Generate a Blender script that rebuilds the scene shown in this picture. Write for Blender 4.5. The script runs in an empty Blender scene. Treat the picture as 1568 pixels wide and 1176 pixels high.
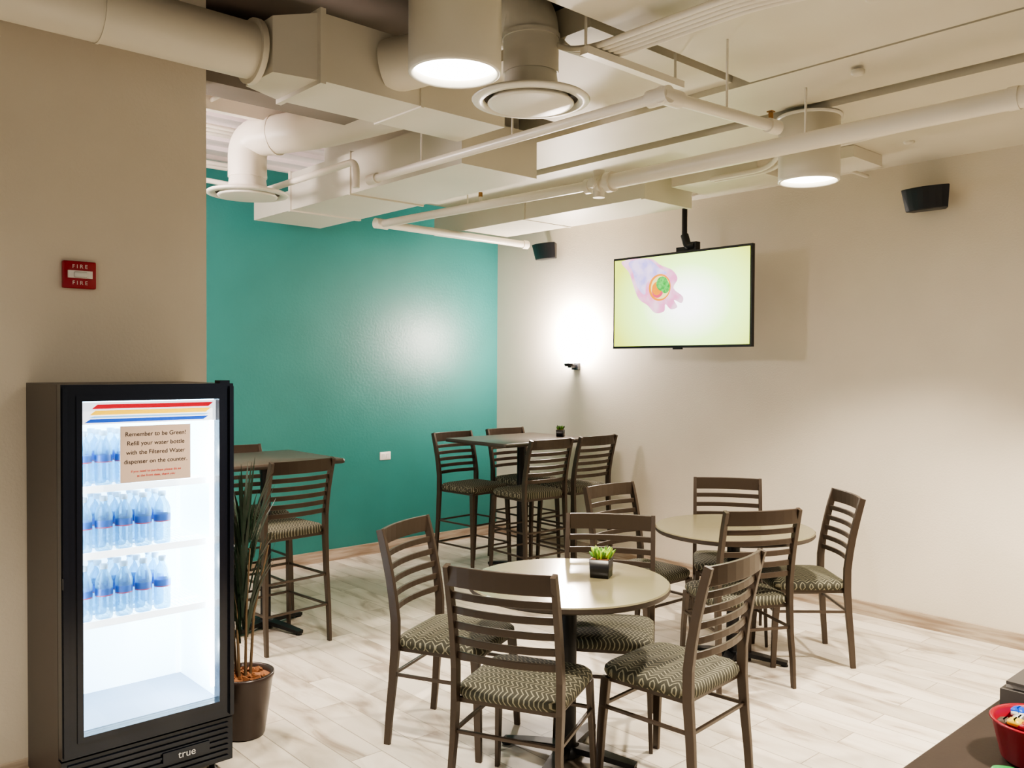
import bpy, math, random
from mathutils import Vector, Matrix
random.seed(7)
scn=bpy.context.scene
# ---------------------------------------------------------------- materials
def newmat(name):
    m=bpy.data.materials.new(name); m.use_nodes=True
    nt=m.node_tree; b=nt.nodes['Principled BSDF']; return m,nt,b
def simple(name,col,rough=.5,metal=0,emit=None,es=0,bump=0,bscale=60,var=0):
    m,nt,b=newmat(name)
    b.inputs['Base Color'].default_value=(*col,1); b.inputs['Roughness'].default_value=rough
    b.inputs['Metallic'].default_value=metal
    if emit: b.inputs['Emission Color'].default_value=(*emit,1); b.inputs['Emission Strength'].default_value=es
    tc=nt.nodes.new('ShaderNodeTexCoord')
    if bump or var:
        n=nt.nodes.new('ShaderNodeTexNoise'); n.inputs['Scale'].default_value=bscale; n.inputs['Detail'].default_value=3
        nt.links.new(tc.outputs['Object'],n.inputs['Vector'])
        if bump:
            bp=nt.nodes.new('ShaderNodeBump'); bp.inputs['Strength'].default_value=bump; bp.inputs['Distance'].default_value=.004
            nt.links.new(n.outputs['Fac'],bp.inputs['Height']); nt.links.new(bp.outputs['Normal'],b.inputs['Normal'])
        if var:
            n2=nt.nodes.new('ShaderNodeTexNoise'); n2.inputs['Scale'].default_value=2.2
            nt.links.new(tc.outputs['Object'],n2.inputs['Vector'])
            r=nt.nodes.new('ShaderNodeValToRGB')
            r.color_ramp.elements[0].position=.3; r.color_ramp.elements[1].position=.7
            r.color_ramp.elements[0].color=(*[c*(1-var) for c in col],1); r.color_ramp.elements[1].color=(*[min(1,c*(1+var)) for c in col],1)
            nt.links.new(n2.outputs['Fac'],r.inputs['Fac']); nt.links.new(r.outputs['Color'],b.inputs['Base Color'])
    return m
M={}
M['beige']=simple('beige_wall_paint',(.68,.62,.515),.55,bump=.25,bscale=90,var=.03)
M['teal']=simple('teal_gloss_paint',(.032,.195,.180),.38,bump=.35,bscale=45,var=.05)
M['ceil']=simple('ceiling_paint',(.60,.565,.465),.5,bump=.15,bscale=30,var=.04)
M['white']=simple('duct_paint',(.65,.615,.52),.42,bump=.08,bscale=20,var=.03)
M['pipe']=simple('pipe_paint',(.72,.68,.585),.35)
M['dark']=simple('recess_shade',(.06,.05,.04),.8)  # dark colour stands in for shade in the ceiling gap and diffuser slots
M['slab']=simple('slab_shade_brown',(.19,.16,.13),.7,bump=.3,bscale=15,var=.1)  # recess shade put into the slab colour; the brown beam shares it
M['deck']=simple('deck_paint',(.86,.77,.77),.6,bump=.2,bscale=12)
M['lampwhite']=simple('lamp_enamel',(.70,.67,.58),.35)
M['lens']=simple('lamp_lens',(1,1,1),.4,emit=(1,.94,.84),es=14)
M['metal']=simple('bronze_metal',(.056,.040,.029),.34,.25)
M['black']=simple('black_plastic',(.010,.010,.012),.35)
M['blackiron']=simple('black_iron',(.010,.010,.011),.45,.3)
M['tabletop']=simple('laminate_tabletop',(.18,.16,.095),.18,var=.05)
M['bartop']=simple('bar_laminate_top',(.060,.044,.032),.35,var=.05)
M['edge']=simple('table_edge',(.05,.038,.03),.4)
M['fr_black']=simple('fridge_black',(.006,.008,.014),.2)
M['fr_side']=simple('fridge_side',(.045,.035,.033),.4,bump=.1,bscale=200)
M['fr_in']=simple('fridge_liner',(.80,.90,.96),.4,emit=(.58,.84,1),es=1.6)  # liner glows by itself, standing in for lamp light on the interior
M['led']=simple('led_strip',(1,1,1),.4,emit=(.82,.93,1),es=30)
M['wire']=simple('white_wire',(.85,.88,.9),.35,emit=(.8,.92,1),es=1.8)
M['fr_floor']=simple('fridge_floor',(.20,.26,.35),.4)
M['chrome']=simple('chrome',(.7,.7,.68),.2,1)
M['red']=simple('alarm_red',(.34,.010,.025),.35)
M['redp']=simple('basket_red',(.35,.010,.025),.3)
M['greenp']=simple('wrapper_green',(.03,.35,.08),.35)
M['yellow']=simple('wrapper_yellow',(.8,.6,.05),.35)
M['whitep']=simple('white_plastic',(.80,.76,.72),.35)
M['glassl']=simple('strobe_lens',(.75,.75,.72),.12)
M['brass']=simple('brass',(.35,.2,.09),.3,.9)
M['pot']=simple('bronze_pot',(.045,.030,.026),.3,.2)
M['bark']=simple('bark_chips',(.24,.095,.035),.9,bump=1,bscale=70)
M['leaf']=simple('dark_leaf',(.014,.032,.017),.45)
M['stem']=simple('plant_stem',(.13,.085,.045),.6)
M['succ']=simple('succulent',(.42,.60,.04),.45)
M['succ2']=simple('succulent_dark',(.10,.25,.03),.45)
M['counter']=simple('counter_laminate',(.050,.038,.033),.35,bump=.05,bscale=120,var=.15)
M['cab']=simple('cabinet',(.10,.07,.05),.5)
M['grey']=simple('grey_plastic',(.12,.11,.105),.4)
M['paper']=simple('notice_paper',(.50,.38,.30),.7)
M['ink']=simple('ink',(.03,.02,.015),.7)
M['nred']=simple('notice_red_ink',(.55,.05,.05),.7)
M['sred']=simple('sign_red',(.75,.0,.02),.4,emit=(.9,.0,.03),es=.45)
M['syel']=simple('sign_yellow',(.95,.6,.0),.4,emit=(1,.60,.0),es=.7)
M['sblue']=simple('sign_blue',(.0,.06,.45),.4,emit=(.0,.10,.65),es=.45)
M['slb']=simple('sign_lightblue',(.2,.45,.8),.4,emit=(.2,.5,.9),es=.8)
M['swhite']=simple('sign_white',(.9,.9,.9),.4,emit=(.80,.88,1),es=1.2)
M['cap']=simple('bottle_cap',(.35,.50,.62),.4)
M['label']=simple('bottle_label',(.02,.10,.38),.4)
M['label2']=simple('bottle_label_band',(.35,.05,.08),.4)
M['shade']=simple('sconce_glass',(1,1,1),.5,emit=(1,.89,.82),es=120)
m,nt,b=newmat('door_glass'); out=nt.nodes['Material Output']
tr=nt.nodes.new('ShaderNodeBsdfTransparent'); gl=nt.nodes.new('ShaderNodeBsdfGlossy'); gl.inputs['Roughness'].default_value=.03
mx=nt.nodes.new('ShaderNodeMixShader'); mx.inputs[0].default_value=.05
nt.links.new(tr.outputs[0],mx.inputs[1]); nt.links.new(gl.outputs[0],mx.inputs[2]); nt.links.new(mx.outputs[0],out.inputs[0]); M['glass']=m
m,nt,b=newmat('bottle_plastic'); out=nt.nodes['Material Output']
tr=nt.nodes.new('ShaderNodeBsdfTransparent'); tr.inputs[0].default_value=(.62,.84,.95,1)
b.inputs['Base Color'].default_value=(.24,.54,.76,1); b.inputs['Roughness'].default_value=.10
lw=nt.nodes.new('ShaderNodeLayerWeight'); lw.inputs['Blend'].default_value=.35
mr=nt.nodes.new('ShaderNodeMapRange'); mr.inputs['To Min'].default_value=.22; mr.inputs['To Max'].default_value=.95
nt.links.new(lw.outputs['Facing'],mr.inputs['Value'])
mx=nt.nodes.new('ShaderNodeMixShader'); nt.links.new(mr.outputs[0],mx.inputs[0])
nt.links.new(tr.outputs[0],mx.inputs[1]); nt.links.new(b.outputs[0],mx.inputs[2]); nt.links.new(mx.outputs[0],out.inputs[0]); M['pet']=m
# floor planks
m,nt,b=newmat('wood_look_tile')
N=nt.nodes.new; Lk=nt.links.new
tc=N('ShaderNodeTexCoord'); mp=N('ShaderNodeMapping'); mp.inputs['Rotation'].default_value=(0,0,math.pi/2)
Lk(tc.outputs['Object'],mp.inputs['Vector'])
br=N('ShaderNodeTexBrick'); br.offset=.37; br.inputs['Scale'].default_value=1; br.inputs['Brick Width'].default_value=.92
br.inputs['Row Height'].default_value=.155; br.inputs['Mortar Size'].default_value=.0022; br.inputs['Mortar Smooth'].default_value=.1
br.inputs['Color1'].default_value=(0,0,0,1); br.inputs['Color2'].default_value=(1,1,1,1); br.inputs['Mortar'].default_value=(.5,.5,.5,1)
Lk(mp.outputs[0],br.inputs['Vector'])
m2=N('ShaderNodeMapping'); m2.inputs['Scale'].default_value=(7,2.0,1); Lk(tc.outputs['Object'],m2.inputs['Vector'])
ad=N('ShaderNodeVectorMath'); ad.operation='MULTIPLY_ADD'; ad.inputs[1].default_value=(7,7,7)
Lk(br.outputs['Color'],ad.inputs[0]); Lk(m2.outputs[0],ad.inputs[2])
nz=N('ShaderNodeTexNoise'); nz.inputs['Scale'].default_value=1.0; nz.inputs['Detail'].default_value=6; nz.inputs['Distortion'].default_value=.9
Lk(ad.outputs[0],nz.inputs['Vector'])
rp=N('ShaderNodeValToRGB'); e=rp.color_ramp.elements
e[0].position=.31; e[0].color=(.36,.30,.235,1); e[1].position=.58; e[1].color=(.71,.655,.56,1)
x=e.new(.43); x.color=(.61,.55,.455,1)
Lk(nz.outputs['Fac'],rp.inputs['Fac'])
r2=N('ShaderNodeValToRGB'); r2.color_ramp.elements[0].color=(.78,.765,.75,1); r2.color_ramp.elements[1].color=(1.03,1.02,1.02,1)
Lk(br.outputs['Color'],r2.inputs['Fac'])
mu=N('ShaderNodeMix'); mu.data_type='RGBA'; mu.blend_type='MULTIPLY'; mu.inputs[0].default_value=1
Lk(rp.outputs[0],mu.inputs[6]); Lk(r2.outputs[0],mu.inputs[7])
mm=N('ShaderNodeMix'); mm.data_type='RGBA'; mm.inputs[7].default_value=(.30,.26,.20,1)
Lk(br.outputs['Fac'],mm.inputs[0]); Lk(mu.outputs[2],mm.inputs[6]); Lk(mm.outputs[2],b.inputs['Base Color'])
b.inputs['Roughness'].default_value=.42
bp=N('ShaderNodeBump'); bp.inputs['Strength'].default_value=.3; bp.inputs['Distance'].default_value=.002; bp.invert=True
Lk(br.outputs['Fac'],bp.inputs['Height']); Lk(bp.outputs[0],b.inputs['Normal'])
M['floor']=m
m,nt,b=newmat('baseboard_tile'); N=nt.nodes.new; Lk=nt.links.new
tc=N('ShaderNodeTexCoord'); mp=N('ShaderNodeMapping'); mp.inputs['Scale'].default_value=(2,2,25); Lk(tc.outputs['Object'],mp.inputs[0])
nz=N('ShaderNodeTexNoise'); nz.inputs['Scale'].default_value=1.5; nz.inputs['Detail'].default_value=5; Lk(mp.outputs[0],nz.inputs['Vector'])
rp=N('ShaderNodeValToRGB'); rp.color_ramp.elements[0].position=.35; rp.color_ramp.elements[1].position=.65
rp.color_ramp.elements[0].color=(.28,.205,.145,1); rp.color_ramp.elements[1].color=(.50,.42,.33,1)
Lk(nz.outputs['Fac'],rp.inputs[0]); Lk(rp.outputs[0],b.inputs['Base Color']); b.inputs['Roughness'].default_value=.45; M['bboard']=m
# zigzag upholstery
m,nt,b=newmat('zigzag_upholstery'); N=nt.nodes.new; Lk=nt.links.new
tc=N('ShaderNodeTexCoord'); sp=N('ShaderNodeSeparateXYZ'); Lk(tc.outputs['Object'],sp.inputs[0])
def mth(op,a,bv=None):
    n=N('ShaderNodeMath'); n.operation=op
    Lk(a,n.inputs[0])
    if bv is not None:
        if hasattr(bv,'links'): Lk(bv,n.inputs[1])
        else: n.inputs[1].default_value=bv
    return n.outputs[0]
nz=N('ShaderNodeTexNoise'); nz.inputs['Scale'].default_value=9; Lk(tc.outputs['Object'],nz.inputs['Vector'])
pp=mth('PINGPONG',sp.outputs['Y'],.024)
s=mth('ADD',sp.outputs['X'],mth('MULTIPLY',pp,.8)); s=mth('ADD',s,mth('MULTIPLY',nz.outputs['Fac'],.035))
fr=mth('FRACT',mth('MULTIPLY',s,52)); mk=mth('LESS_THAN',fr,.27)
mx=N('ShaderNodeMix'); mx.data_type='RGBA'; mx.inputs[6].default_value=(.034,.032,.019,1); mx.inputs[7].default_value=(.21,.195,.13,1)
Lk(mk,mx.inputs[0]); Lk(mx.outputs[2],b.inputs['Base Color']); b.inputs['Roughness'].default_value=.8; M['seat']=m
# tv screen
m,nt,b=newmat('tv_screen'); N=nt.nodes.new; Lk=nt.links.new
tc=N('ShaderNodeTexCoord'); mp=N('ShaderNodeMapping'); mp.inputs['Location'].default_value=(0,.10,.05); mp.inputs['Scale'].default_value=(0,1.35,1.9)
Lk(tc.outputs['Object'],mp.inputs[0])
vl=N('ShaderNodeVectorMath'); vl.operation='LENGTH'; Lk(mp.outputs[0],vl.inputs[0])
rp=N('ShaderNodeValToRGB'); rp.color_ramp.elements[0].color=(1,1,1,1); rp.color_ramp.elements[0].position=.15
rp.color_ramp.elements[1].color=(.46,.52,.05,1); rp.color_ramp.elements[1].position=1
e=rp.color_ramp.elements.new(.55); e.color=(.55,.82,.26,1)
Lk(vl.outputs['Value'],rp.inputs[0]); b.inputs['Base Color'].default_value=(.02,.02,.02,1)
Lk(rp.outputs[0],b.inputs['Emission Color']); b.inputs['Emission Strength'].default_value=2.8; b.inputs['Roughness'].default_value=.3; M['screen']=m
def em(name,c,s=1.3,c2=None,sc=9):
    m_=simple(name,(.02,.02,.02),.4,emit=c,es=s)
    if c2:
        nt=m_.node_tree; b=nt.nodes['Principled BSDF']; tc=nt.nodes.new('ShaderNodeTexCoord'); n=nt.nodes.new('ShaderNodeTexNoise'); n.inputs['Scale'].default_value=sc
        nt.links.new(tc.outputs['Object'],n.inputs['Vector']); r=nt.nodes.new('ShaderNodeValToRGB')
        r.color_ramp.elements[0].position=.38; r.color_ramp.elements[1].position=.62
        r.color_ramp.elements[0].color=(*c,1); r.color_ramp.elements[1].color=(*c2,1)
        nt.links.new(n.outputs['Fac'],r.inputs[0]); nt.links.new(r.outputs[0],b.inputs['Emission Color'])
    return m_
M['hand1']=em('screen_pink',(.92,.30,.55),1.5,(.98,.62,.75)); M['hand2']=em('screen_lavender',(.50,.42,.92),1.5,(.85,.66,.95),12); M['orange']=em('screen_orange',(.95,.30,.01),1.4); M['sgreen']=em('screen_green',(.03,.45,.05),1.2,(.15,.75,.12),40); M['sred2']=em('screen_rose',(.85,.06,.16)); M['screenw']=em('screen_cream',(.98,.80,.32),1.5)

# ---------------------------------------------------------------- mesh builder
class B:
    def __init__(s): s.v=[];s.f=[];s.mi=[];s.sm=[];s.mats=[]
    def add(s,vs,fs,mat,smooth=False):
        if mat not in s.mats: s.mats.append(mat)
        k=s.mats.index(mat); o=len(s.v)
        s.v+= [tuple(v) for v in vs]
        for f in fs: s.f.append(tuple(o+i for i in f)); s.mi.append(k); s.sm.append(smooth)
    def box(s,c,d,mat,rot=None):
        hx,hy,hz=d[0]/2,d[1]/2,d[2]/2
        vs=[Vector((x*hx,y*hy,z*hz)) for z in(-1,1) for y in(-1,1) for x in(-1,1)]
        if rot is not None: vs=[rot@v for v in vs]
        vs=[v+Vector(c) for v in vs]
        s.add(vs,[(0,2,3,1),(4,5,7,6),(0,1,5,4),(2,6,7,3),(0,4,6,2),(1,3,7,5)],mat)
    def bb(s,a,b,mat):
        s.box([(a[i]+b[i])/2 for i in range(3)],[abs(b[i]-a[i]) for i in range(3)],mat)
    def sweep(s,path,sec,mat,smooth=False,ref=(1,0,0),scales=None):
        P=[Vector(p) for p in path]; n=len(sec); vs=[];fs=[]
        ref=Vector(ref)
        for i,p in enumerate(P):
            t=(P[min(i+1,len(P)-1)]-P[max(i-1,0)]).normalized()
            sd=ref-ref.dot(t)*t
            if sd.length<1e-3: sd=Vector((0,1,0))-t.y*t
            sd.normalize(); up=t.cross(sd)
            k=scales[i] if scales else 1
            for a,b in sec: vs.append(p+sd*a*k+up*b*k)
        for i in range(len(P)-1):
            for j in range(n):
                q=(j+1)%n; fs.append((i*n+j,i*n+q,(i+1)*n+q,(i+1)*n+j))
        s.add(vs,fs,mat,smooth)
        s.add(vs[:n],[tuple(reversed(range(n)))],mat); s.add(vs[-n:],[tuple(range(n))],mat)
    def tube(s,path,r,mat,n=12,scales=None):
        P=[Vector(p) for p in path]
        sec=[(math.cos(2*math.pi*i/n),math.sin(2*math.pi*i/n)) for i in range(n)]
        vs=[];fs=[]; prev=None
        for i,p in enumerate(P):
            t=(P[min(i+1,len(P)-1)]-P[max(i-1,0)]).normalized()
            if prev is None:
                a=Vector((0,0,1)) if abs(t.z)<.9 else Vector((1,0,0)); prev=(a-a.dot(t)*t).normalized()
            prev=(prev-prev.dot(t)*t).normalized(); up=t.cross(prev)
            k=r*(scales[i] if scales else 1)
            for a,b in sec: vs.append(p+prev*a*k+up*b*k)
        for i in range(len(P)-1):
            for j in range(n):
                q=(j+1)%n; fs.append((i*n+j,i*n+q,(i+1)*n+q,(i+1)*n+j))
        s.add(vs,fs,mat,True); s.add(vs[:n],[tuple(reversed(range(n)))],mat); s.add(vs[-n:],[tuple(range(n))],mat)
    def lathe(s,prof,mat,c=(0,0,0),n=32,smooth=True):
        vs=[];fs=[]
        for r,z in prof:
            for j in range(n):
                a=2*math.pi*j/n; vs.append((c[0]+r*math.cos(a),c[1]+r*math.sin(a),c[2]+z))
        for i in range(len(prof)-1):
            for j in range(n):
                q=(j+1)%n; fs.append((i*n+j,i*n+q,(i+1)*n+q,(i+1)*n+j))
        s.add(vs,fs,mat,smooth)
    def disc(s,c,r,mat,n=32,up=True):
        vs=[(c[0]+r*math.cos(2*math.pi*j/n),c[1]+r*math.sin(2*math.pi*j/n),c[2]) for j in range(n)]
        s.add(vs,[tuple(range(n)) if up else tuple(reversed(range(n)))],mat)
    def layers(s,w,d,rad,lay,mat,c=(0,0,0)):
        vs=[];fs=[];K=6
        base=[]
        for (sx,sy,a0) in ((1,1,0),(-1,1,90),(-1,-1,180),(1,-1,270)):
            for k in range(K+1):
                a=math.radians(a0+90*k/K); base.append((sx,sy,a))
        n=len(base)
        for ins,z in lay:
            for sx,sy,a in base:
                rr=max(rad-ins*.3,.004)
                x=sx*(w/2-ins-rr)+rr*math.cos(a); y=sy*(d/2-ins-rr)+rr*math.sin(a)
                vs.append((c[0]+x,c[1]+y,c[2]+z))
        for i in range(len(lay)-1):
            for j in range(n):
                q=(j+1)%n; fs.append((i*n+j,i*n+q,(i+1)*n+q,(i+1)*n+j))
        fs.append(tuple(reversed(range(n)))); fs.append(tuple(range((len(lay)-1)*n,len(lay)*n)))
        s.add(vs,fs,mat,True)
    def mesh(s,name):
        me=bpy.data.meshes.new(name); me.from_pydata(s.v,[],s.f)
        for m in s.mats: me.materials.append(M[m])
        me.polygons.foreach_set('material_index',s.mi); me.polygons.foreach_set('use_smooth',s.sm)
        me.update(); return me
    def obj(s,name,loc=(0,0,0),rz=0,bevel=0,parent=None):
        return place(s.mesh(name),name,loc,rz,bevel,parent)
def place(me,name,loc=(0,0,0),rz=0,bevel=0,parent=None):
    o=bpy.data.objects.new(name,me); scn.collection.objects.link(o)
    o.location=loc; o.rotation_euler=(0,0,rz)
    if bevel:
        md=o.modifiers.new('bev','BEVEL'); md.width=bevel; md.segments=2; md.limit_method='ANGLE'; md.angle_limit=math.radians(50)
    if parent: o.parent=parent
    return o
def rounded(pts,r,n=6):
    P=[Vector(p) for p in pts]; out=[P[0]]
    for i in range(1,len(P)-1):
        a=(P[i-1]-P[i]); b=(P[i+1]-P[i]); k=min(r,a.length*.49,b.length*.49)
        p0=P[i]+a.normalized()*k; p1=P[i]+b.normalized()*k
        for j in range(n+1):
            t=j/n; out.append(p0*(1-t)**2+P[i]*2*t*(1-t)+p1*t*t)
    out.append(P[-1]); return out

# ---------------------------------------------------------------- room shell
def shell(name,a,b,mat):
    q=B(); q.bb(a,b,mat); return q.obj(name)
shell('floor',(-9,-9,-.1),(0.0,0.0,0),'floor')
shell('wall_right',(0,-9,-.1),(.15,.15,3.5),'beige')
shell('wall_back',(-9,0,-.1),(0,.15,3.5),'teal')
shell('wall_partition',(-9,-2.64,0),(-4.04,-2.5,3.4),'beige')
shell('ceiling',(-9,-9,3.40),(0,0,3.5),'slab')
q=B(); q.bb((-9,-.018,0),(-.014,0,.095),'bboard'); q.obj('baseboard_back')
q=B(); q.bb((-.014,-9,0),(0,0,.095),'bboard'); q.obj('baseboard_right')
q=B(); q.bb((-9,-2.655,0),(-4.04,-2.64,.095),'bboard'); q.obj('baseboard_partition')
q=B()
q.bb((-1.50,-9,2.97),(0,-.75,3.12),'ceil')
q.bb((-2.05,-9,2.99),(-1.56,-1.7,3.12),'ceil')
q.bb((-3.05,-4.05,3.02),(-2.05,-3.0,3.14),'ceil')
q.bb((-2.10,-3.0,3.02),(-2.05,-1.9,3.14),'ceil')
q.bb((-4.6,-9,2.99),(-2.07,-4.16,3.14),'ceil')
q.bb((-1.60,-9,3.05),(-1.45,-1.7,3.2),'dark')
for (x,y) in [(-1.0,-4.7),(-.55,-4.25),(-1.15,-5.3),(-2.6,-5.0),(-.7,-3.7),(-1.9,-4.6)]:
    q.lathe([(.03,0),(.03,-.012),(.022,-.02),(0.001,-.02)],'ceil',(x,y,2.975),16)
q.obj('ceiling_panels')
q=B(); q.bb((-4.04,-2.62,2.93),(-3.2,-2.42,3.15),'slab'); q.obj('ceiling_beam')
q=B(); q.bb((-9,-2.4,3.22),(-2.0,-.0,3.30),'deck'); 
for k in range(9): q.bb((-9,-2.3+k*.27,3.19),(-2.1,-2.26+k*.27,3.22),'deck')
q.obj('ceiling_deck')

# ---------------------------------------------------------------- ducts
q=B()
q.tube([(-9,-2.99,2.97),(-3.98,-2.99,2.97)],.115,'white',28)
q.tube([(-4.6,-2.99,2.97),(-4.59,-2.99,2.97)],.119,'white',28)
q.tube([(-4.0,-2.99,2.97),(-3.975,-2.99,2.97)],.135,'white',28)
q.obj('round_duct')
q=B()
q.bb((-3.80,-3.24,2.83),(-2.79,-2.87,3.11),'white')
q.add([(-3.96,-3.12,2.86),(-3.96,-2.87,2.86),(-3.96,-2.87,3.09),(-3.96,-3.12,3.09),(-3.80,-3.24,2.83),(-3.80,-2.87,2.83),(-3.80,-2.87,3.11),(-3.80,-3.24,3.11)],
 [(0,3,2,1),(0,1,5,4),(1,2,6,5),(2,3,7,6),(3,0,4,7)],'white')
q.bb((-3.815,-3.255,2.815),(-3.79,-2.86,3.125),'white'); q.bb((-3.30,-3.247,2.823),(-3.285,-2.86,3.117),'white')
q.obj('rectangular_duct')
q=B()
q.bb((-2.69,-.85,2.75),(-2.13,-.28,2.89),'white')
q.bb((-2.69,-2.78,2.75),(-2.13,-.85,3.01),'white')
q.bb((-2.70,-.87,2.74),(-2.12,-.84,3.02),'white')
q.bb((-2.70,-1.66,2.74),(-2.12,-1.645,3.02),'white')
q.bb((-2.62,-2.7,3.01),(-2.20,-1.2,3.19),'white')
q.obj('rectangular_duct')
q=B(); q.bb((-1.12,-2.75,2.78),(-.62,-.45,2.968),'white'); q.bb((-1.13,-2.77,2.77),(-.61,-2.74,2.968),'white'); q.bb((-1.13,-1.6,2.775),(-.61,-1.585,2.968),'white')
q.obj('rectangular_duct')
q=B(); q.bb((-.95,-3.5,2.86),(-.50,-2.85,2.968),'white'); q.bb((-.72,-4.0,2.90),(-.35,-3.55,2.968),'white'); q.obj('duct_box')
def diffuser(x,y,z,path=None,r=.245):
    q=B()
    q.lathe([(.10,.16),(.115,.05),(.16,.02),(r-.01,.012),(r,.004),(r-.005,-.004),(r-.045,-.008),(r-.05,.010)],'lampwhite',(x,y,z),48)
    q.lathe([(r-.05,.010),(r-.085,.014)],'dark',(x,y,z),48)
    q.lathe([(r-.085,.012),(r-.066,-.010),(r-.07,-.016),(r-.085,-.018),(.0001,-.018)],'lampwhite',(x,y,z),48)
    if path: q.tube(rounded(path,.16,10),.115,'white',28)
    return q
q=diffuser(-3.16,-3.82,2.75,[(-3.16,-3.82,2.86),(-3.16,-3.82,3.16),(-3.35,-3.35,3.0),(-3.45,-3.2,2.98)])
q.tube([(-3.16,-3.82,3.0),(-3.16,-3.82,3.02)],.12,'white',28)
q.obj('ceiling_diffuser')
q=diffuser(-3.27,-1.41,2.70,[(-3.27,-1.41,2.80),(-3.27,-1.41,3.04),(-3.05,-1.95,3.04),(-2.95,-2.6,3.04)])
q.tube([(-3.19,-1.60,3.04),(-3.18,-1.62,3.04)],.122,'white',28)
q.obj('ceiling_diffuser')

# ---------------------------------------------------------------- pipes
q=B()
q.tube([(-1.79,-9,2.74),(-1.79,-3.05,2.74)],.044,'pipe',20)
q.tube([(-1.79,-3.15,2.74),(-1.80,-2.9,2.74),(-1.93,-.86,2.74)],.030,'pipe',16)
for y,r in[(-3.05,.060),(-2.97,.055),(-2.88,.045),(-5.2,.048)]:
    q.tube([(-1.79,y-.02,2.74),(-1.79,y+.02,2.74)],r,'pipe',16)
q.tube([(-1.79,-2.96,2.66),(-1.79,-2.96,2.82)],.035,'pipe',14)
q.tube([(-1.86,-2.96,2.74),(-1.70,-2.96,2.74)],.030,'pipe',14)
for y in(-1.75,-4.3,-5.6): q.tube([(-1.81,y,2.74),(-1.81,y,2.99)],.006,'pipe',6)
for (x,y) in[(-1.86,-1.95)]:
    q.tube([(x,y,2.74),(x,y,2.80)],.012,'pipe',8); q.tube([(x,y,2.80),(x,y,2.83)],.014,'brass',8); q.box((x,y,2.845),(.025,.025,.006),'brass')
q.obj('sprinkler_pipe')
q=B()
q.tube([(-1.94,-.86,2.74),(-.36,-.81,2.74)],.030,'pipe',16)
q.tube([(-1.99,-.86,2.74),(-1.88,-.86,2.74)],.040,'pipe',16)
q.tube([(-.42,-.81,2.74),(-.36,-.81,2.74)],.038,'pipe',16)
q.obj('sprinkler_pipe')
q=B()
PX,PZ=-2.973,2.69
q.tube([(PX,-4.36,PZ),(PX,-2.33,PZ)],.021,'pipe',14)
q.tube([(PX,-4.39,PZ),(PX,-4.29,PZ)],.034,'pipe',14)
q.tube([(PX,-2.39,PZ),(PX,-2.31,PZ)],.029,'pipe',14)
for y in(-3.50,-2.80): q.tube([(PX,y,PZ),(PX,y,3.03)],.005,'pipe',6)
q.obj('sprinkler_pipe')
q=B()
q.tube([(PX,-4.36,PZ),(-2.28,-4.42,PZ)],.024,'pipe',14)
q.tube([(PX-.02,-4.36,PZ),(PX+.09,-4.367,PZ)],.034,'pipe',14)
q.tube([(-2.33,-4.416,PZ),(-2.26,-4.422,PZ)],.031,'pipe',14)
q.tube([(-2.31,-4.418,PZ),(-2.31,-4.418,PZ+.055)],.011,'brass',8); q.box((-2.31,-4.418,PZ+.06),(.026,.026,.005),'brass')
q.tube([(-2.6,-4.392,PZ),(-2.6,-4.392,2.99)],.005,'pipe',6)
q.obj('sprinkler_pipe')
q=B()
q.tube(rounded([(-3.02,-1.0,2.80),(-3.02,-2.25,2.80),(-3.02,-2.25,2.65)],.07),.02,'pipe',12)
q.obj('conduit_pipe')
q=B()
q.tube(rounded([(-3.9,-.5,2.8),(-3.2,-.5,2.95),(-3.05,-.9,2.85),(-3.02,-1.05,2.80)],.1),.018,'pipe',12)
q.obj('conduit_pipe')
q=B()
for i,(a,b,r) in enumerate([((-4.9,-2.0,3.12),(-3.0,-1.9,3.12),.025),((-4.9,-1.2,3.1),(-3.0,-1.15,3.1),.014),((-4.9,-1.28,3.1),(-3.0,-1.23,3.1),.014),((-4.9,-1.36,3.1),(-3.0,-1.31,3.1),.014),
    ((-4.0,-.1,3.13),(-4.0,-2.38,3.13),.016),((-3.6,-.1,3.15),(-3.6,-2.38,3.15),.012),((-4.9,-.5,3.05),(-3.0,-.5,3.05),.016),((-4.9,-.6,3.05),(-3.0,-.6,3.05),.016)]):
    q.tube([a,b],r,'pipe',10)
q.bb((-4.9,-1.65,3.10),(-3.0,-1.60,3.19),'pipe')
for x in(-4.2,-3.7,-3.3): q.tube([(x,-.55,3.05),(x,-.55,3.2)],.006,'pipe',6)
q.obj('ceiling_conduits')
q=B()
for i in range(5):
    o=.034*i
    q.tube(rounded([(-2.86-o,-9,2.92),(-2.86-o,-5.0,2.92),(-2.94-o,-4.75,2.92),(-2.94-o,-4.08,2.92),(-3.02-o*.6,-3.92,2.95),(-3.06-o*.5,-3.72,3.2),(-3.06-o*.5,-3.70,3.39)],.10),.0125,'pipe',10)
q.bb((-3.14,-4.12,2.875),(-2.52,-4.08,2.905),'pipe'); q.bb((-3.14,-5.3,2.875),(-2.75,-5.26,2.905),'pipe')
q.tube([(-2.56,-4.10,2.88),(-2.56,-4.10,3.3)],.006,'pipe',6); q.tube([(-3.13,-4.10,2.88),(-3.13,-4.10,3.39)],.006,'pipe',6)
q.obj('conduit_bundle')
q=B()
q.tube(rounded([(-.9,-4.35,2.95),(-.9,-3.9,2.93),(-.75,-3.75,2.93),(-.30,-3.75,2.93),(-.02,-3.75,2.93)],.1),.013,'pipe',8)
q.tube(rounded([(-1.25,-3.95,2.95),(-1.0,-3.6,2.85),(-1.0,-3.2,2.85)],.1),.016,'pipe',8)
q.tube(rounded([(-1.2,-3.95,2.95),(-.95,-3.62,2.85),(-.95,-3.2,2.85)],.1),.016,'pipe',8)
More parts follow.
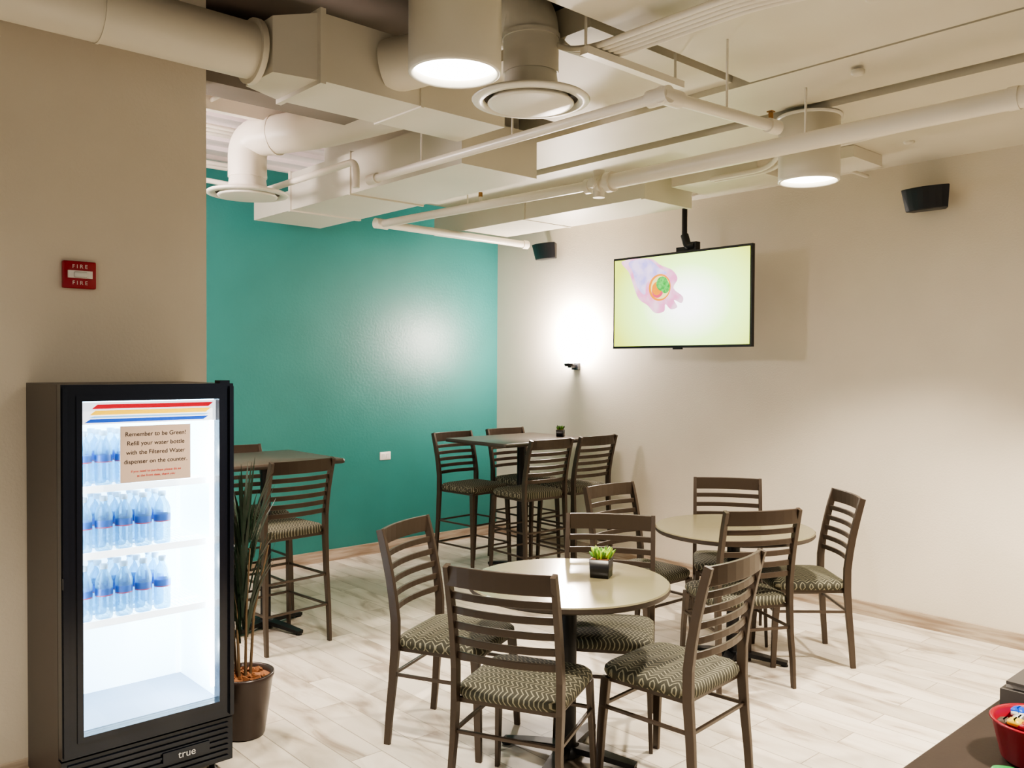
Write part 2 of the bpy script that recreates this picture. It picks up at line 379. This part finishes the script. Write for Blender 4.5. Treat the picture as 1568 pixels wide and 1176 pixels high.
q.obj('conduit_pipe')

# ---------------------------------------------------------------- pendant cans
LC=(1,.885,.73)
def can(x,y,top,name='cylinder_pendant_light',power=120,zb=2.63,ang=112,wide=0):
    q=B(); h=top-zb
    q.lathe([(.138,.025),(.140,0),(.147,-.004),(.155,0),(.155,.02),(.155,h),(.10,h),(.0001,h)],'lampwhite',(x,y,zb),48)
    q.disc((x,y,zb+.022),.139,'lens',48,up=False)
    q.lathe([(.165,h+.001),(.165,h-.012),(.15,h-.014)],'lampwhite',(x,y,zb),48)
    o=q.obj(name)
    for nm,e,a,bl,ss in(('can_spot',power,ang,.55,.06),('can_glow',wide,170,1,.12)):
        if e<=0: continue
        L=bpy.data.lights.new(nm,'SPOT'); L.energy=e; L.color=LC; L.spot_size=math.radians(a); L.spot_blend=bl; L.shadow_soft_size=ss
        lo=bpy.data.objects.new(nm,L); scn.collection.objects.link(lo); lo.location=(x,y,zb-.02); lo.parent=o
    return o
can(-3.82,-4.15,2.985,power=250,wide=8); can(-1.43,-4.11,2.965,power=240,wide=6)
can(-1.35,-5.75,2.965,power=380,wide=8)
can(-3.82,-6.6,2.985,power=170,wide=35); can(-6.2,-4.15,3.39,power=80,wide=60); can(-6.4,-6.6,3.39,power=40,wide=50)
can(-3.92,-1.76,3.18,power=50,wide=90)
# unseen tube lamp added behind the partition to brighten the white deck
q=B(); q.tube([(-6.0,-1.3,2.75),(-4.6,-1.3,2.75)],.03,'lens',16)
q.bb((-6.02,-1.33,2.735),(-5.98,-1.27,2.80),'lampwhite'); q.bb((-4.62,-1.33,2.735),(-4.58,-1.27,2.80),'lampwhite'); q.tube([(-6.0,-1.3,2.78),(-6.0,-1.3,3.22)],.005,'pipe',6); q.tube([(-4.6,-1.3,2.78),(-4.6,-1.3,3.22)],.005,'pipe',6)
o=q.obj('added_tube_uplight')
L=bpy.data.lights.new('deck_fill_light','POINT'); L.energy=120; L.color=(1,.84,.82); L.shadow_soft_size=.15  # added fill beside the tube, lifts the deck and back area
lo=bpy.data.objects.new('deck_fill_light',L); scn.collection.objects.link(lo); lo.location=(-4.50,-1.5,2.70); lo.parent=o

# ---------------------------------------------------------------- chairs
def chair_mesh(name,seat,top,nsl,pitch,stretch):
    q=B(); bh=top-seat
    def by(z):
        if z<seat: t=z/seat; return -.235+.04*t
        t=(z-seat)/bh; return -.195-.085*t**1.6
    sec=[(-.011,-.018),(.011,-.018),(.011,.018),(-.011,.018)]
    for sx in(-1,1):
        zs=[0,seat*.3,seat*.6,seat*.9,seat+bh*.15,seat+bh*.35,seat+bh*.55,seat+bh*.75,seat+bh*.9,top-.004]
        q.sweep([(sx*(.212 if z<seat*.5 else .205),by(z),z) for z in zs],sec,'metal',scales=[.8,.9,1,1.1,1.1,1.05,1,1,.95,.9])
        q.sweep([(sx*.208,.205,0),(sx*.200,.195,seat*.5),(sx*.193,.18,seat-.05)],sec,'metal',scales=[.75,.95,1.1])
    def slat(z,h,bow,t=.012,w=.197):
        q.sweep([(x*w,by(z)-bow*(1-x*x),z) for x in[-1,-.75,-.5,-.25,0,.25,.5,.75,1]],[(-h/2,-t/2),(h/2,-t/2),(h/2,t/2),(-h/2,t/2)],'metal',ref=(0,0,1))
    slat(top-.04,.075,.03,.016,.21)
    for i in range(nsl): slat(top-.115-pitch*i,.027,.03)
    q.bb((-.195,-.19,seat-.065),(.195,.185,seat-.045),'metal')
    q.layers(.43,.42,.07,[(.03,-.05),(.008,-.045),(.0,-.028),(.002,-.012),(.014,.0),(.04,.008),(.10,.014),(.16,.016)],'seat',(0,.0,seat))
    ss=[(-.007,-.007),(.007,-.007),(.007,.007),(-.007,.007)]
    for z in stretch:
        for sx in(-1,1): q.sweep([(sx*.205,by(z),z),(sx*.202,.198,z)],ss,'metal')
        q.sweep([(-.203,.197,z),(.203,.197,z)],ss,'metal',ref=(0,0,1)); q.sweep([(-.205,by(z),z),(.205,by(z),z)],ss,'metal',ref=(0,0,1))
    return q.mesh(name)
cm=chair_mesh('dining_chair',.475,.94,5,.058,[.31])
sm_=chair_mesh('bar_stool',.70,1.11,5,.052,[.22,.40])
def face(fx,fy): return math.atan2(fy,fx)-math.pi/2
for i,(x,y,fx,fy) in enumerate([(-3.22,-3.425,.42,-.91),(-3.38,-4.05,.90,.43),(-2.85,-4.33,-.09,.99),(-2.68,-3.83,-.79,-.615),
    (-1.05,-3.395,-.8,-.6),(-1.66,-3.215,-.02,-1),(-1.65,-3.83,.46,.88),(-1.085,-3.885,-.74,.67)]):
    place(cm,'dining_chair',(x,y,0),face(fx,fy),.0025)
for (x,y,fx,fy) in[(-1.14,-1.03,.06,-1),(-.52,-.98,0,-1),(-1.02,-1.54,.05,1),(-.50,-1.53,0,1),(-3.20,-1.66,-.08,1),(-3.12,-1.10,0,-1)]:
    place(sm_,'bar_stool',(x,y,0),face(fx,fy),.0025)

# ---------------------------------------------------------------- tables
def base(q,h,r=.03,foot=.27,a0=.4):
    q.tube([(0,0,.03),(0,0,h-.03)],r,'blackiron',20)
    q.lathe([(.0,.06),(.05,.055),(.06,.03),(.06,.012)],'blackiron',(0,0,0),20)
    for k in range(4):
        a=a0+k*math.pi/2; c,s_=math.cos(a),math.sin(a)
        q.sweep([(0,0,.045),(c*foot*.5,s_*foot*.5,.035),(c*foot,s_*foot,.018)],[(-.028,-.012),(.028,-.012),(.028,.012),(-.028,.012)],'blackiron',ref=(-s_,c,0),scales=[1.1,1,.8])
        q.lathe([(.0,.012),(.02,.010),(.02,0)],'blackiron',(c*foot*.95,s_*foot*.95,0),10)
        q.box((c*.12,s_*.12,h-.035),(.24,.035,.012),'blackiron',Matrix.Rotation(a,3,'Z'))
def round_table(x,y,r,name='round_dining_table'):
    q=B()
    q.lathe([(.0001,-.028),(r-.006,-.028),(r,-.022)],'edge',(0,0,.75),64)
    q.lathe([(r,-.022),(r,-.005)],'edge',(0,0,.75),64)
    q.lathe([(r,-.005),(r-.006,0),(r-.012,0),(.0001,0)],'tabletop',(0,0,.75),64,smooth=False)
    base(q,.75,.036,.30)
    return q.obj(name,(x,y,0))
round_table(-3.005,-3.905,.425); round_table(-1.42,-3.67,.44)
def bar_table(x,y,w,d,cx,cy,h=1.07):
    q=B()
    q.layers(w,d,.02,[(.004,-.03),(0,-.026),(0,-.004),(.004,0)],'bartop',(x-cx,y-cy,h))
    q.layers(w+.004,d+.004,.02,[(.0,-.027),(0,-.006)],'edge',(x-cx,y-cy,h))
    base(q,h,.032,.30,.3)
    return q.obj('bar_table',(cx,cy,0))
bar_table(-.83,-1.24,.98,.74,-.86,-1.285)
bar_table(-3.14,-1.34,.76,.74,-3.14,-1.385)

# ---------------------------------------------------------------- small plants
def small_plant(x,y,z,s,name,mats=('succ','succ2')):
    q=B()
    q.layers(.085*s,.085*s,.004,[(.004*s,0),(0,.075*s)],'black'); q.bb((-.036*s,-.036*s,.0745*s),(.036*s,.036*s,.077*s),'bark')
    for k in range(70):
        a=random.uniform(0,6.28); rr=random.uniform(0,.035)*s; ln=random.uniform(.03,.055)*s; tl=random.uniform(.1,.9)
        p=Vector((rr*math.cos(a),rr*math.sin(a),.075*s)); d=Vector((math.cos(a)*tl,math.sin(a)*tl,1)).normalized()
        q.tube([p,p+d*ln*.4,p+d*ln*.8,p+d*ln],.0055*s,random.choice(mats),6,scales=[.7,1.2,.9,.1])
    return q.obj(name,(x,y,z),.5)
small_plant(-2.85,-3.95,.7505,1.05,'potted_succulent')
small_plant(-.47,-1.35,1.0705,.75,'potted_succulent',('leaf','succ2'))
# floor plant
q=B()
q.lathe([(.0001,.0),(.085,0),(.092,.01),(.125,.25),(.132,.265),(.132,.28),(.120,.28),(.116,.25)],'pot',(0,0,0),36)
q.lathe([(.118,.255),(.08,.262),(.0001,.268)],'bark',(0,0,0),36)
for k in range(60):
    a=random.uniform(0,6.28); r_=random.uniform(0,.10); q.box((r_*math.cos(a),r_*math.sin(a),.268),(.03,.015,.012),'bark',Matrix.Rotation(random.uniform(0,3),3,(random.random(),random.random(),random.random()+.1)))
for k in range(7):
    a=k*.9; bx,by_=.03*math.cos(a),.03*math.sin(a); tx,ty=bx*3+random.uniform(-.03,.03),by_*3
    q.tube([(bx,by_,.25),(bx*1.6,by_*1.6,.55),(tx,ty,.85)],.007,'stem',8,scales=[1,.8,.5])
for k in range(95):
    a=random.uniform(0,6.28); z0=random.uniform(.4,.92); ln=random.uniform(.22,.40)
    r0=random.uniform(.01,.05); p=Vector((r0*math.cos(a),r0*math.sin(a),z0)); sp_=random.uniform(.15,.50)
    pts=[]
    for t in(0,.25,.5,.75,1):
        pts.append(p+Vector((math.cos(a)*ln*sp_*t**1.5,math.sin(a)*ln*sp_*t**1.5,ln*(t-.25*sp_*t*t))))
    q.sweep(pts,[(-.0065,-.0006),(.0065,-.0006),(.0065,.0006),(-.0065,.0006)],'leaf',ref=(-math.sin(a),math.cos(a),0),scales=[.6,1,1,.7,.1])
q.obj('potted_plant',(-3.935,-2.79,0))

# ---------------------------------------------------------------- fridge
x0,x1=-4.77,-4.14; yf,yb=-3.14,-2.665; zt=1.58; t=.035
q=B()
q.bb((x0,yf+.05,.07),(x0+t,yb,zt),'fr_side'); q.bb((x1-t,yf+.05,.07),(x1,yb,zt),'fr_side')
q.bb((x0+t,yf+.05,zt-t),(x1-t,yb,zt),'fr_side'); q.bb((x0+t,yb-.03,.07),(x1-t,yb,zt-t),'fr_side')
q.bb((x0+t,yf+.05,.07),(x1-t,yb-.03,.30),'fr_side')
q.bb((x0+t,yf+.055,.30),(x0+t+.012,yb-.03,zt-t),'fr_in'); q.bb((x1-t-.012,yf+.055,.30),(x1-t,yb-.03,zt-t),'fr_in')
q.bb((x0+t+.012,yb-.042,.30),(x1-t-.012,yb-.03,zt-t),'fr_in'); q.bb((x0+t+.012,yf+.055,zt-t-.012),(x1-t-.012,yb-.042,zt-t),'fr_in')
q.bb((x0+t+.012,yf+.055,.30),(x1-t-.012,yb-.042,.318),'fr_floor')
for sx in (x0+t+.022,x1-t-.022): q.bb((sx-.008,yf+.06,.36),(sx+.008,yf+.075,1.5),'led')
gx0,gx1,gz0,gz1=-4.70,-4.20,.32,1.52
q.bb((x0,yf,.25),(gx0,yf+.045,zt),'fr_black'); q.bb((gx1,yf,.25),(x1,yf+.045,zt),'fr_black')
q.bb((gx0,yf,gz1),(gx1,yf+.045,zt),'fr_black'); q.bb((gx0,yf,.25),(gx1,yf+.045,gz0),'fr_black')
q.bb((gx0-.02,yf-.006,gz0-.02),(gx0,yf,gz1+.02),'fr_black'); q.bb((gx1,yf-.006,gz0-.02),(gx1+.02,yf,gz1+.02),'fr_black')
q.bb((gx0,yf-.006,gz0-.02),(gx1,yf,gz0),'fr_black'); q.bb((gx0,yf-.006,gz1),(gx1,yf,gz1+.02),'fr_black')
q.bb((x1-.02,yf-.014,.26),(x1-.004,yf,1.57),'fr_black')
q.bb((x0+.004,yf-.012,.26),(x0+.02,yf,1.57),'fr_black')
q.bb((x0+.002,yf-.016,.86),(x0+.010,yf+.02,.90),'fr_black')
q.bb((x0,yf+.01,.07),(x1,yf+.05,.24),'fr_black')
for k in range(7): q.bb((x0+.02,yf+.002,.085+k*.022),(x1-.02,yf+.01,.093+k*.022),'fr_black')
q.bb((-4.42,yf-.004,.135),(-4.24,yf+.003,.175),'fr_black')
q.bb((x1-.05,yf+.01,zt),(x1-.01,yf+.06,zt+.012),'fr_black')
for sx in(x0+.05,x1-.05):
    for sy in(yf+.09,yb-.06): q.lathe([(.022,0),(.022,.02),(.012,.02),(.012,.07)],'black',(sx,sy,0),12)
SH=[1.20,.955,.70]
for z in SH:
    q.bb((gx0-.01,yf+.075,z-.02),(gx1+.01,yf+.082,z+.006),'wire')
    q.bb((gx0-.01,yb-.06,z-.008),(gx1+.01,yb-.052,z),'wire')
    n=26
    for k in range(n+1):
        xx=gx0+(gx1-gx0)*k/n; q.bb((xx-.0018,yf+.078,z-.004),(xx+.0018,yb-.055,z),'wire')
    q.bb((gx0-.01,yf+.22,z-.01),(gx1+.01,yf+.226,z-.004),'wire')
for xx in(gx0+.0,gx1-.0): q.bb((xx-.008,yb-.05,.32),(xx+.008,yb-.043,1.5),'wire')
zs0,zs1=1.435,1.515; ys=yf+.028
q.bb((gx0,ys,zs0),(gx1,ys+.004,zs1),'swhite')
def stripe(z,h,xl,xr,mat,sk=.02):
    q.add([(xl,ys-.001,z),(xr,ys-.001,z),(xr+sk,ys-.001,z+h),(xl+sk,ys-.001,z+h)],[(0,1,2,3)],mat)
stripe(1.491,.016,gx0+.04,gx1-.03,'sred'); stripe(1.469,.016,gx0+.033,gx1-.04,'syel'); stripe(1.4585,.006,gx0+.028,gx1-.045,'slb'); stripe(1.441,.013,gx0+.015,gx1-.05,'sblue')
q.bb((gx0,yf+.024,gz0),(gx1,yf+.0265,gz1),'glass')
q.bb((-4.565,yf+.018,1.215),(-4.305,yf+.0195,1.425),'paper')
fridge=q.obj('glass_door_fridge')
def text(s,size,loc,mat,rot,parent,name='text',al='CENTER'):
    c=bpy.data.curves.new(name,'FONT'); c.body=s; c.size=size; c.align_x=al; c.extrude=.0003
    o=bpy.data.objects.new(name,c); scn.collection.objects.link(o); o.location=loc; o.rotation_euler=rot; c.materials.append(M[mat]); o.parent=parent; return o
for i,s_ in enumerate(["Remember to be Green!","Refill your water bottle","with the Filtered Water","dispenser on the counter."]):
    text(s_,.0225,(-4.435,yf+.0172,1.387-i*.034),'ink',(math.pi/2,0,0),fridge,'notice_line')
text("if you need to purchase please do so",.0125,(-4.435,yf+.0172,1.252),'nred',(math.pi/2,0,0),fridge,'notice_line')
text("at the front desk, thank you",.0125,(-4.435,yf+.0172,1.235),'nred',(math.pi/2,0,0),fridge,'notice_line')
text("true",.04,(-4.33,yf-.006,.142),'chrome',(math.pi/2,0,0),fridge,'badge')
for z in(.5,.85,1.3):
    L=bpy.data.lights.new('fridge_lamp','POINT'); L.energy=4.5; L.color=(.74,.90,1); L.shadow_soft_size=.05
    lo=bpy.data.objects.new('fridge_lamp',L); scn.collection.objects.link(lo); lo.location=(-4.30,yf+.10,z); lo.parent=fridge
q=B()
def bottle(x,y,z):
    q.lathe([(.0001,0),(.028,0),(.031,.006),(.031,.05),(.029,.055),(.031,.06)],'pet',(x,y,z),16)
    q.lathe([(.031,.06),(.031,.09)],'pet',(x,y,z),16)
    q.lathe([(.0315,.090),(.0315,.114)],'label',(x,y,z),16)
    q.lathe([(.0316,.086),(.0316,.090)],'label2',(x,y,z),16)
    q.lathe([(.031,.114),(.031,.135),(.024,.158),(.013,.175),(.012,.185)],'pet',(x,y,z),16)
    q.lathe([(.0145,.185),(.0145,.203),(.0001,.204)],'cap',(x,y,z),12)
for si,(z,xs) in enumerate([(SH[0],[0,1,2]),(SH[1],[0,1,2,3,4]),(SH[2],[0,1,2,3,4])]):
    for j in range(3):
        for k in xs: bottle(gx0+.035+k*.072,yf+.12+j*.075,z+.002)
q.obj('water_bottles')

# ---------------------------------------------------------------- wall things
q=B()
q.layers(.125,.11,.006,[(0,0),(0,.018),(.004,.022)],'red')
q.bb((-.046,-.014,.022),(.046,.016,.03),'whitep'); q.layers(.05,.024,.006,[(0,.03),(.003,.04)],'glassl')
fa=q.obj('fire_alarm_strobe',(-4.572,-2.64,2.015)); fa.rotation_euler=(math.pi/2,0,0)
text("F I R E",.022,(0,.026,.0235),'whitep',(0,0,0),fa,'label'); text("F I R E",.022,(0,-.040,.0235),'whitep',(0,0,0),fa,'label')
q=B(); q.layers(.115,.072,.006,[(0,0),(0,.004),(.003,.007)],'whitep'); q.bb((-.035,-.018,.007),(-.008,.018,.009),'glassl'); q.bb((.008,-.018,.007),(.035,.018,.009),'glassl')
o=q.obj('wall_outlet',(-1.32,0,.855)); o.rotation_euler=(math.pi/2,0,0)
q=B()
q.bb((-.03,-.04,-.03),(0,.04,.03),'black'); q.bb((-.10,-.02,-.012),(-.02,.02,.012),'black')
q.lathe([(.0001,.0),(.038,.0),(.046,.012),(.046,.03)],'black',(-.10,0,0),24)
q.lathe([(.044,.03),(.056,.10),(.062,.24),(.058,.24),(.040,.032)],'shade',(-.10,0,0),24)
sc=q.obj('wall_sconce',(0,-1.09,1.66))
L=bpy.data.lights.new('sconce_bulb','POINT'); L.energy=85; L.color=(1,.85,.76); L.shadow_soft_size=.06
lo=bpy.data.objects.new('sconce_bulb',L); scn.collection.objects.link(lo); lo.location=(-.12,0,.31); lo.parent=sc
for (y,a) in((-.78,.35),(-4.17,.0)):
    q=B()
    vs=[];n=9
    for z in(-.07,.07):
        for k in range(n):
            u=-1+2*k/(n-1); vs.append((-.10-.035*(1-u*u)+(.03 if z<0 else 0),u*(.15 if z>0 else .13),z))
        vs.append((-.02,.10,z)); vs.append((-.02,-.10,z))
    m_=n+2
    fs=[(j,(j+1)%m_,m_+(j+1)%m_,m_+j) for j in range(m_)]+[tuple(reversed(range(m_))),tuple(range(m_,2*m_))]
    q.add(vs,fs,'black'); q.bb((-.03,-.02,-.02),(0.035,.02,.02),'black')
    q.obj('wall_speaker',(-.035,y,2.71),0,.006)
# TV
ty0,ty1,tz0,tz1=-3.15,-1.895,1.80,2.51; tx=-.42
cyy,czz=(ty0+ty1)/2,(tz0+tz1)/2; W=ty1-ty0; Hh=tz1-tz0
q=B()
q.box((0,0,0),(.03,W,Hh),'black'); q.box((.03,0,-.05),(.05,W*.7,Hh*.6),'black')
q.box((-.016,0,-Hh/2+.008),(.004,W,.016),'black')
q.bb((-.02,.04,-Hh/2-.012),(.0,-.04,-Hh/2),'black')
tv=q.obj('wall_television',(tx,cyy,czz),0,.003)
q=B(); sw,sh=W/2-.016,Hh/2-.018
q.add([(-.0185,sw,-sh),(-.0185,-sw,-sh),(-.0185,-sw,sh),(-.0185,sw,sh)],[(0,1,2,3)],'screen')
def sc_poly(pts,mat,lvl):
    P=pts; out=[]; n=len(P)
    for i in range(n):
        p0,p1,p2,p3=[Vector((*P[(i+k)%n],0)) for k in(-1,0,1,2)]
        for t in(0,.25,.5,.75):
            out.append(.5*((2*p1)+(-p0+p2)*t+(2*p0-5*p1+4*p2-p3)*t*t+(-p0+3*p1-3*p2+p3)*t**3))
    q.add([(-.0185-.0004*lvl,sw-2*sw*p.x,sh-2*sh*p.y) for p in out],[tuple(range(len(out)))],mat)
sc_poly([(.06,.012),(.28,.012),(.37,.10),(.46,.17),(.50,.27),(.47,.37),(.54,.47),(.53,.54),(.475,.50),(.50,.58),(.45,.60),(.41,.54),(.40,.62),(.33,.63),(.27,.54),(.20,.46),(.155,.30),(.12,.15)],'hand1',1)
sc_poly([(.12,.03),(.27,.02),(.36,.13),(.42,.20),(.32,.22),(.26,.30),(.25,.42),(.19,.33),(.15,.15)],'hand2',2)
def ell(cx,cy,rx,ry,mat,l,n=10): sc_poly([(cx+rx*math.cos(k*2*math.pi/n),cy+ry*math.sin(k*2*math.pi/n)) for k in range(n)],mat,l)
ell(.365,.35,.085,.15,'orange',3); ell(.37,.35,.072,.13,'screenw',4); ell(.35,.38,.045,.085,'sred2',5); ell(.345,.36,.038,.075,'orange',6); ell(.385,.31,.045,.08,'sgreen',7); ell(.41,.35,.035,.07,'sgreen',8)
q.obj('screen',(0,0,0),parent=tv)
q=B()
q.tube([(-.36,cyy,2.92),(-.36,cyy,2.62)],.02,'blackiron',14)
q.tube(rounded([(-.36,cyy,2.64),(-.36,cyy-.03,2.55),(-.36,cyy-.10,2.55)],.03),.03,'blackiron',14)
q.bb((-.38,cyy-.12,2.50),(-.33,cyy-.04,2.58),'blackiron'); q.bb((-.38,cyy-.06,2.15),(-.345,cyy+.06,2.55),'blackiron')
q.bb((-.40,cyy-.55,2.92),(-.34,cyy+.40,2.968),'pipe')
q.obj('tv_ceiling_mount')

# ---------------------------------------------------------------- counter + items
q=B()
q.bb((-4.35,-6.9,.88),(-1.6,-5.75,.92),'counter'); q.bb((-4.30,-6.85,.0),(-1.65,-5.80,.88),'cab')
q.obj('serving_counter',bevel=.003)
q=B()
q.lathe([(.0001,.004),(.062,.004),(.066,.008),(.082,.075),(.086,.078),(.082,.081),(.077,.075),(.062,.012),(.0001,.010)],'redp',(0,0,0),32)
for k in range(46):
    a=random.uniform(0,6.28); r_=random.uniform(0,.062)
    q.layers(.03,.024,.008,[(.008,-.007),(0,-.003),(0,.003),(.008,.007)],random.choice(['redp','greenp','yellow','glassl','redp','cab','sblue']),(r_*math.cos(a),r_*math.sin(a),.062+random.uniform(0,.045)*(1-r_/.09)))
q.obj('snack_basket',(-3.825,-5.915,.92))
q=B(); q.bb((-.06,-.04,0),(.06,.04,.055),'grey'); q.bb((-.042,-.034,.055),(.042,.034,.066),'whitep'); q.bb((-.055,-.04,.066),(.055,.03,.072),'grey'); q.obj('napkin_dispenser',(-3.57,-5.82,.92))
q=B(); q.layers(.07,.05,.015,[(.012,0),(0,.008),(.004,.016),(.014,.02)],'greenp'); q.obj('snack_packet',(-3.95,-5.90,.92),.6)

# ---------------------------------------------------------------- camera, world
C=Vector((-5.616,-6.427,1.65)); yaw,pitch,roll=[math.radians(a) for a in(47.857,-1.119,.297)]
w=Vector((math.cos(pitch)*math.cos(yaw),math.cos(pitch)*math.sin(yaw),math.sin(pitch)))
r0=Vector((math.sin(yaw),-math.cos(yaw),0)); u0=r0.cross(w)
r=math.cos(roll)*r0+math.sin(roll)*u0; u=-math.sin(roll)*r0+math.cos(roll)*u0
cam=bpy.data.cameras.new('camera'); co=bpy.data.objects.new('camera',cam); scn.collection.objects.link(co)
co.matrix_world=Matrix(((r.x,u.x,-w.x,C.x),(r.y,u.y,-w.y,C.y),(r.z,u.z,-w.z,C.z),(0,0,0,1)))
cam.sensor_width=36; cam.lens=36*1317.3/1568; cam.clip_start=.02
scn.camera=co
wd=bpy.data.worlds.new('world'); scn.world=wd; wd.use_nodes=True
wd.node_tree.nodes['Background'].inputs[0].default_value=(1,.93,.83,1); wd.node_tree.nodes['Background'].inputs[1].default_value=.22
scn.view_settings.view_transform='AgX'
scn.view_settings.look='AgX - Medium High Contrast'
scn.view_settings.exposure=0.42
